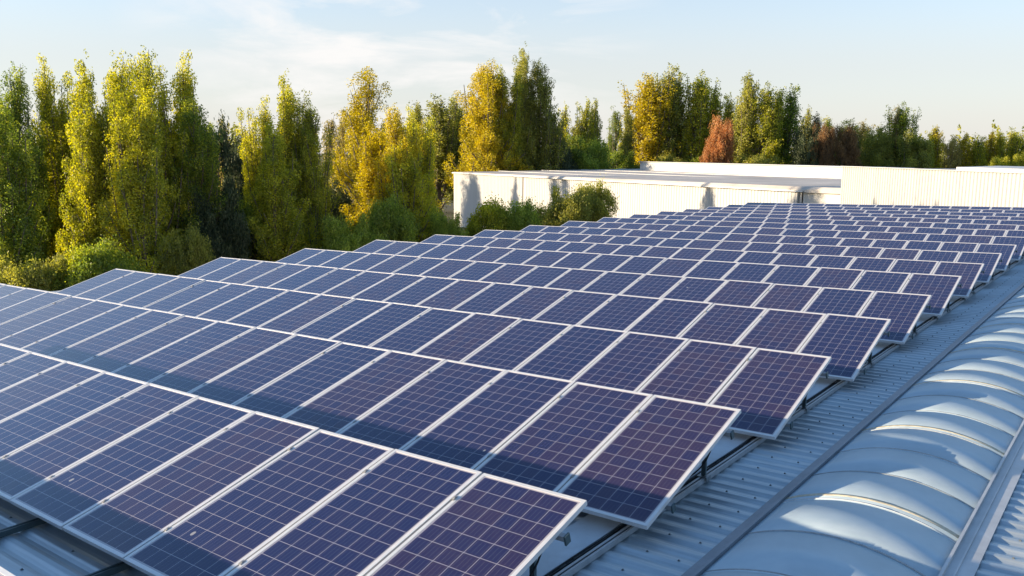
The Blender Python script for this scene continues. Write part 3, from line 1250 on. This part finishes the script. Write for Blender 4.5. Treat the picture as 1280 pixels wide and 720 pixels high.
# near meshes are modelled 10 m tall (poplars) or 6 m tall (round) and scaled per tree
KIND = {}
for i in range(4):
    KIND['near%d' % i] = (10.0, 1.5, poplar('near_poplar', 20 + i, 62000, 0.072, sparse=0.22, width=1.5 - 0.12 * i, spires=8 + i % 3))
for i in range(2):
    KIND['airy%d' % i] = (10.0, 1.4, poplar('airy_poplar', 40 + i, 40000, 0.066, width=1.35, spires=5, sparse=0.45, low=0.12))
for i in range(5):
    KIND['far%d' % i] = (10.0, 1.15, poplar('far_poplar', 60 + i, 19000, 0.11, width=1.25 - 0.08 * i, spires=6 + i % 2))
for i in range(2):
    KIND['twig%d' % i] = (10.0, 1.0, poplar('thin_poplar', 80 + i, 9000, 0.085, width=0.95, spires=3, sparse=0.5, low=0.25))
for i in range(3):
    KIND['round%d' % i] = (6.0, 2.6, roundtree('round_tree', 100 + i, 40000, 0.12, lobes=24 + 6 * i))
for i in range(2):
    KIND['tallround%d' % i] = (6.0, 2.6, roundtree('tall_round_tree', 140 + i, 26000, 0.12, low=0.46, lobes=30))
for i in range(3):
    KIND['bush%d' % i] = (6.0, 2.6, roundtree('bush', 120 + i, 90000, 0.115, low=0.03, lobes=64))
PROTO_USED = {}
rt = random.Random(77)


def tree(px, top, hw, depth, kind, leaf, label, name='poplar_tree', cat='tree', group='poplars lining the site', bark='bark', gz=GZ):
    H0, W0, (tm, cmsh) = KIND[kind]
    p = pix(px, top, depth)
    h = p.z - gz
    sz = h / H0
    sxy = hw * depth / FPX / W0
    root = empty(name, (p.x, p.y, gz), (0, 0, rt.uniform(0, 6.28)))
    root.scale = (sxy, sxy, sz)
    tag(root, label, cat, group)
    t = link('trunk', tm, root)
    c = link('crown', cmsh, root)
    for o, m in ((t, MAT[bark]), (c, LEAF[leaf])):
        if not o.data.materials:
            o.data.materials.append(m)
        o.material_slots[0].link = 'OBJECT'
        o.material_slots[0].material = m
    return root


def plant_trees():
    G1 = 'tall poplars close to the left edge of the roof'
    near = [
        (-28, 88, 53, 55, 'near0', 'green', 'green poplar cut by the left edge of the photo'),
        (18, 76, 40, 52, 'near1', 'green', 'narrow green poplar nearest the left edge, slim pointed top'),
        (58, 73, 38, 55, 'near2', 'yellowgreen', 'slim yellow-green poplar second from left, standing right of the leftmost one'),
        (104, 70, 50, 50, 'near3', 'yellowgreen', 'broad open-topped green poplar in the middle of the left cluster'),
        (142, 66, 52, 54, 'near0', 'yellowgreen', 'light green poplar with rounded top left of the tallest left poplar'),
        (183, 57, 50, 52, 'near1', 'yellowgreen', 'tallest yellow-green poplar of the left cluster'),
        (218, 66, 48, 55, 'near2', 'yellowgreen', 'yellow-green poplar closing the right side of the left cluster'),
        (322, 122, 36, 58, 'near2', 'yellowgreen', 'shorter yellow-green poplar, left one of the trio left of centre'),
        (357, 92, 43, 58, 'near3', 'yellowgreen', 'tallest yellow-green poplar of the trio left of centre'),
        (386, 116, 38, 58, 'near0', 'yellowgreen', 'yellow-green poplar with shaded side, right one of the trio left of centre'),
        (452, 84, 53, 76, 'airy0', 'gold', 'sparse golden poplar with bare grey stems showing'),
        (490, 128, 45, 62, 'near1', 'gold', 'yellow poplar with dense crown right of the bare-stemmed golden one'),
        (522, 134, 34, 65, 'near2', 'yellowgreen', 'olive yellow poplar left of the white warehouse corner'),
        (508, 152, 28, 68, 'near3', 'olive', 'dull olive poplar behind the low yellow ones left of the warehouse'),
    ]
    near += [
        (-4, 112, 56, 47, 'near3', 'green', 'shorter shaded green poplar filling in below the leftmost slim one'),
        (82, 128, 58, 56, 'near0', 'yellowgreen', 'low yellow-green poplar seen in the gap right of the two slim left ones'),
        (166, 112, 60, 49, 'near2', 'yellowgreen', 'lower bushy poplar in front of the tallest left poplar'),
        (238, 118, 50, 54, 'near1', 'green', 'lower green poplar at the right foot of the left cluster'),
        (340, 150, 56, 55, 'near3', 'yellowgreen', 'low bushy yellow-green poplar in front of the trio left of centre'),
        (372, 165, 52, 60, 'near1', 'yellowgreen', 'low yellow-green poplar filling the right side of the trio'),
        (470, 150, 60, 64, 'near3', 'gold', 'low broad yellow poplar in front of the golden one'),
        (505, 176, 50, 62, 'near0', 'yellowgreen', 'low yellow-green poplar below the dense yellow one'),
    ]
    for q in near:
        tree(*q[:6], q[6], group=G1, bark='barkpale' if q[4].startswith('airy') else 'bark')
    G2 = 'poplars behind the white warehouses'
    far = [
        (282, 146, 15, 120, 'far3', 'tan', 'small pale pointed poplar in the gap right of the left cluster'),
        (258, 152, 30, 131, 'far1', 'green', 'far green shadow-casting poplar added behind the dark tree right of the left cluster'),  # added tree, placed to throw leafy shadow on the long white wall
        (304, 160, 26, 131, 'far2', 'olive', 'far olive shadow-casting poplar added in the gap just left of the trio'),  # second added shadow caster for the left end of the white wall
        (412, 142, 20, 110, 'twig0', 'tan', 'thin pale tree with few leaves, left of the golden poplar'),
        (428, 138, 17, 112, 'twig1', 'tan', 'thin twiggy pale tree touching the golden poplar'),
        (520, 126, 17, 150, 'far4', 'olive', 'pointed pale green poplar rising behind the yellow poplar'),
        (546, 120, 32, 166, 'far0', 'olive', 'grey-green poplar left of the pair behind the warehouse corner'),
        (572, 119, 32, 170, 'far1', 'olive', 'grey-green poplar right of the pair behind the warehouse corner'),
        (530, 150, 20, 88, 'far2', 'gold', 'slim golden poplar left of the white warehouse corner'),
        (607, 77, 49, 148, 'near0', 'gold', 'tall golden poplar above the left end of the white warehouse'),
        (633, 82, 34, 149, 'near2', 'yellowgreen', 'yellow-green poplar between the golden one and the tallest centre poplar'),
        (655, 57, 32, 151, 'near3', 'olive', 'tallest slim poplar at centre of the photo'),
        (673, 72, 32, 152, 'near1', 'olive', 'slim olive poplar leaning on the tallest centre one, to its right'),
        (690, 132, 24, 152, 'far0', 'olive', 'small dull poplar right below the tallest centre pair'),
        (705, 128, 16, 160, 'far3', 'yellowgreen', 'small narrow poplar right of the centre pair'),
        (722, 148, 16, 160, 'far4', 'olive', 'low olive poplar left of the double-topped poplar'),
        (734, 122, 15, 160, 'far1', 'yellowgreen', 'left top of the double poplar above the round green bush'),
        (745, 123, 15, 162, 'far2', 'olive', 'right top of the double poplar above the round green bush'),
        (771, 133, 15, 190, 'twig0', 'green', 'thin see-through poplar between the double poplar and the large clump'),
        (786, 133, 15, 192, 'far4', 'olive', 'slim poplar hugging the left of the large clump'),
        (808, 94, 32, 202, 'far0', 'gold', 'golden brown poplar at left of the large clump right of centre'),
        (817, 92, 22, 205, 'far1', 'gold', 'narrow golden poplar, second in the large clump right of centre'),
        (835, 79, 24, 202, 'far2', 'olive', 'tallest olive poplar of the large clump right of centre'),
        (849, 86, 24, 204, 'far3', 'olive', 'dark-sided poplar at right of the large clump'),
        (874, 96, 24, 202, 'far4', 'yellowgreen', 'light green poplar left of the orange tree, left one of its pair'),
        (881, 89, 24, 204, 'far0', 'yellowgreen', 'light green poplar left of the orange tree, taller one of its pair'),
        (898, 112, 20, 206, 'far1', 'yellowgreen', 'yellow-green poplar right behind the pair left of the orange tree'),
        (915, 116, 17, 202, 'far2', 'yellowgreen', 'short poplar directly behind the orange tree'),
        (931, 98, 22, 190, 'far3', 'olive', 'olive poplar right of the orange tree, lower neighbour of the tall one'),
        (938, 88, 22, 191, 'far4', 'olive', 'tall olive poplar right of the orange tree'),
        (957, 104, 24, 189, 'far0', 'yellowgreen', 'leafy yellow-green poplar, second right of the tall olive one'),
        (969, 110, 20, 190, 'far1', 'yellowgreen', 'lumpy yellow-green poplar with bright tufts near the top'),
        (987, 105, 22, 192, 'far2', 'green', 'green poplar ending the tall group on the right'),
        (1007, 133, 17, 198, 'far3', 'olive', 'short olive poplar just past the tall group'),
        (1020, 140, 15, 198, 'far4', 'dark', 'small dark poplar above the brown trees'),
        (1032, 145, 16, 200, 'far1', 'yellowgreen', 'pale topped poplar between brown trees'),
        (1055, 152, 17, 202, 'far0', 'green', 'low green poplar above the left end of the ribbed hall'),
        (1068, 148, 20, 206, 'far2', 'olive', 'olive poplar above the left end of the ribbed hall'),
        (1085, 150, 22, 202, 'far3', 'tan', 'tan crowned poplar left of the tall green tree over the hall'),
        (1103, 156, 20, 202, 'far4', 'olive', 'dull poplar touching the tall green tree over the hall'),
        (1121, 131, 11, 195, 'far1', 'tan', 'narrow sunlit tip on left of the tall green tree over the hall'),
        (1132, 128, 20, 194, 'far0', 'green', 'tall green tree standing well above the ribbed hall'),
        (1147, 168, 18, 202, 'far2', 'green', 'low green tree right of the tall green tree over the hall'),
        (1164, 158, 16, 204, 'far3', 'yellowgreen', 'yellow tipped poplar, first of two over the hall roof ridge'),
        (1172, 156, 13, 204, 'far4', 'gold', 'gold tipped poplar, second of two over the hall roof ridge'),
        (1190, 170, 18, 208, 'far0', 'tan', 'tan topped tree in the right-hand tree line'),
        (1206, 165, 16, 210, 'far1', 'gold', 'gold topped tree in the right-hand tree line'),
        (1222, 169, 17, 210, 'far2', 'yellowgreen', 'green topped tree in the right-hand tree line'),
        (1237, 163, 17, 212, 'far3', 'gold', 'golden poplar third from the right edge'),
        (1252, 162, 17, 212, 'far4', 'yellowgreen', 'yellow-green poplar second from the right edge'),
        (1267, 160, 17, 214, 'far0', 'yellowgreen', 'taller yellow poplar almost at the right edge'),
        (1284, 166, 18, 214, 'far1', 'green', 'green poplar cut by the right edge'),
    ]
    for q in far:
        tree(*q[:6], q[6], group=G2)
    G3 = 'rounded trees and bushes'
    low = [
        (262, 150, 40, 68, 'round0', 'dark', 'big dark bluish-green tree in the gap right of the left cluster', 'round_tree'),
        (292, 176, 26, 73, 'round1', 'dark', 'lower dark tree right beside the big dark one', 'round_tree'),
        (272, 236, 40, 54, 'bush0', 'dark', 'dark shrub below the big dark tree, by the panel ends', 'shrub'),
        (300, 262, 44, 57, 'bush1', 'green', 'green shrub between left cluster and the trio', 'shrub'),
        (232, 292, 40, 50, 'bush2', 'olive', 'olive shrub at the foot of the left cluster', 'shrub'),
        (120, 312, 60, 45, 'bush1', 'green', 'shaded shrub under the middle of the left cluster', 'shrub'),
        (30, 318, 60, 44, 'bush0', 'olive', 'shaded shrub under the leftmost poplars', 'shrub'),
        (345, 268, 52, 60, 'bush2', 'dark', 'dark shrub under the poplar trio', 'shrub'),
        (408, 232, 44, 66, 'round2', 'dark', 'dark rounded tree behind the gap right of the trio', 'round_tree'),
        (440, 268, 44, 55, 'bush0', 'bush', 'bright green shrub by the panel ends, leftmost of the green ones', 'shrub'),
        (484, 256, 44, 59, 'bush1', 'bush', 'bright green shrub by the panel ends below the golden poplar', 'shrub'),
        (530, 262, 40, 65, 'bush2', 'bush', 'green shrub below the olive poplars', 'shrub'),
        (560, 266, 28, 62, 'bush0', 'bush', 'green shrub before the left corner of the white warehouse', 'shrub'),
        (612, 258, 42, 66, 'bush1', 'yellowgreen', 'yellow-green shrub before the white wall', 'shrub'),
        (650, 256, 40, 66, 'bush2', 'bush', 'green shrub before the white wall, left of the dark round bush', 'shrub'),
        (708, 232, 40, 70, 'bush0', 'olive', 'dark olive round bush before the white wall, left half of the pair', 'shrub'),
        (742, 236, 36, 72, 'bush1', 'olive', 'dark olive round bush before the white wall, right half of the pair', 'shrub'),
        (738, 174, 34, 158, 'tallround0', 'bush', 'light green rounded tree above the flat warehouse roof', 'round_tree'),
        (775, 186, 30, 190, 'round1', 'green', 'green rounded tree right of the light green rounded one', 'round_tree'),
        (700, 178, 26, 154, 'round2', 'dark', 'dark rounded tree behind the flat roof below the centre poplars', 'round_tree'),
        (906, 150, 18, 182, 'tallround0', 'orange', 'bright orange tree among the poplars', 'round_tree'),
        (893, 172, 15, 182, 'tallround1', 'orange', 'lower orange tree left of the bright one', 'round_tree'),
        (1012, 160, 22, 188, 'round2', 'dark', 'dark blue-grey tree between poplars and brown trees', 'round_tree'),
        (1032, 158, 18, 187, 'tallround0', 'brown', 'rusty brown tree, left of the brown pair', 'round_tree'),
        (1056, 160, 22, 190, 'tallround1', 'brown', 'rusty brown tree, right of the brown pair', 'round_tree'),
        (1095, 162, 26, 196, 'round2', 'olive', 'olive tree in front of the right-hand tree line', 'round_tree'),
        (1135, 165, 30, 192, 'round0', 'olive', 'low olive tree at the foot of the tall green one over the hall', 'round_tree'),
        (1255, 196, 18, 160, 'bush0', 'yellowgreen', 'small pale bush above the hall roof at far right', 'shrub'),
        (1276, 197, 14, 160, 'bush1', 'yellowgreen', 'small pale bush in the lower right corner of the tree line', 'shrub'),
        (875, 196, 40, 202, 'round2', 'green', 'low green tree mass below the light green pair', 'round_tree'),
        (830, 194, 36, 196, 'round0', 'olive', 'low olive tree below the large clump', 'round_tree'),
        (950, 192, 40, 182, 'round1', 'olive', 'low olive tree right of the orange tree', 'round_tree'),
    ]
    for q in low:
        tree(*q[:6], q[6], name=q[7], cat='shrub' if q[7] == 'shrub' else 'tree', group=G3)


plant_trees()


def distant_wood():
    """far-off wood that reads as one mass behind the individual trees"""
    rng = np.random.default_rng(99)
    cs, sz, ti = [], [], []
    for i in range(520):
        px = rng.uniform(-120, 1420)
        dep = rng.uniform(240, 350)
        p = pix(px, 190, dep)
        h = rng.uniform(12, 19) + (4 if rng.random() < 0.12 else 0)
        rr = rng.uniform(1.6, 3.4)
        n = 90
        a = rng.uniform(0, 6.28, n)
        z = rng.uniform(0.05, 1, n)
        r = rr * np.sqrt(rng.uniform(0, 1, n)) * (1 - z) ** 0.5
        cs.append(np.stack([p.x + r * np.cos(a), p.y + r * np.sin(a), GZ + z * h], 1))
        sz.append(rng.uniform(0.7, 1.5, n))
        ti.append(np.full(n, rng.normal(0.5, 0.22)) + rng.normal(0, 0.12, n))
    me = leaf_mesh('distant_wood', np.concatenate(cs), np.concatenate(sz), np.concatenate(ti), rng)
    me.materials.append(LEAF['olive'])
    o = link('distant_wood', me)
    tag(o, 'far-off olive wood closing the horizon behind the trees', 'wood', kind='stuff')


distant_wood()
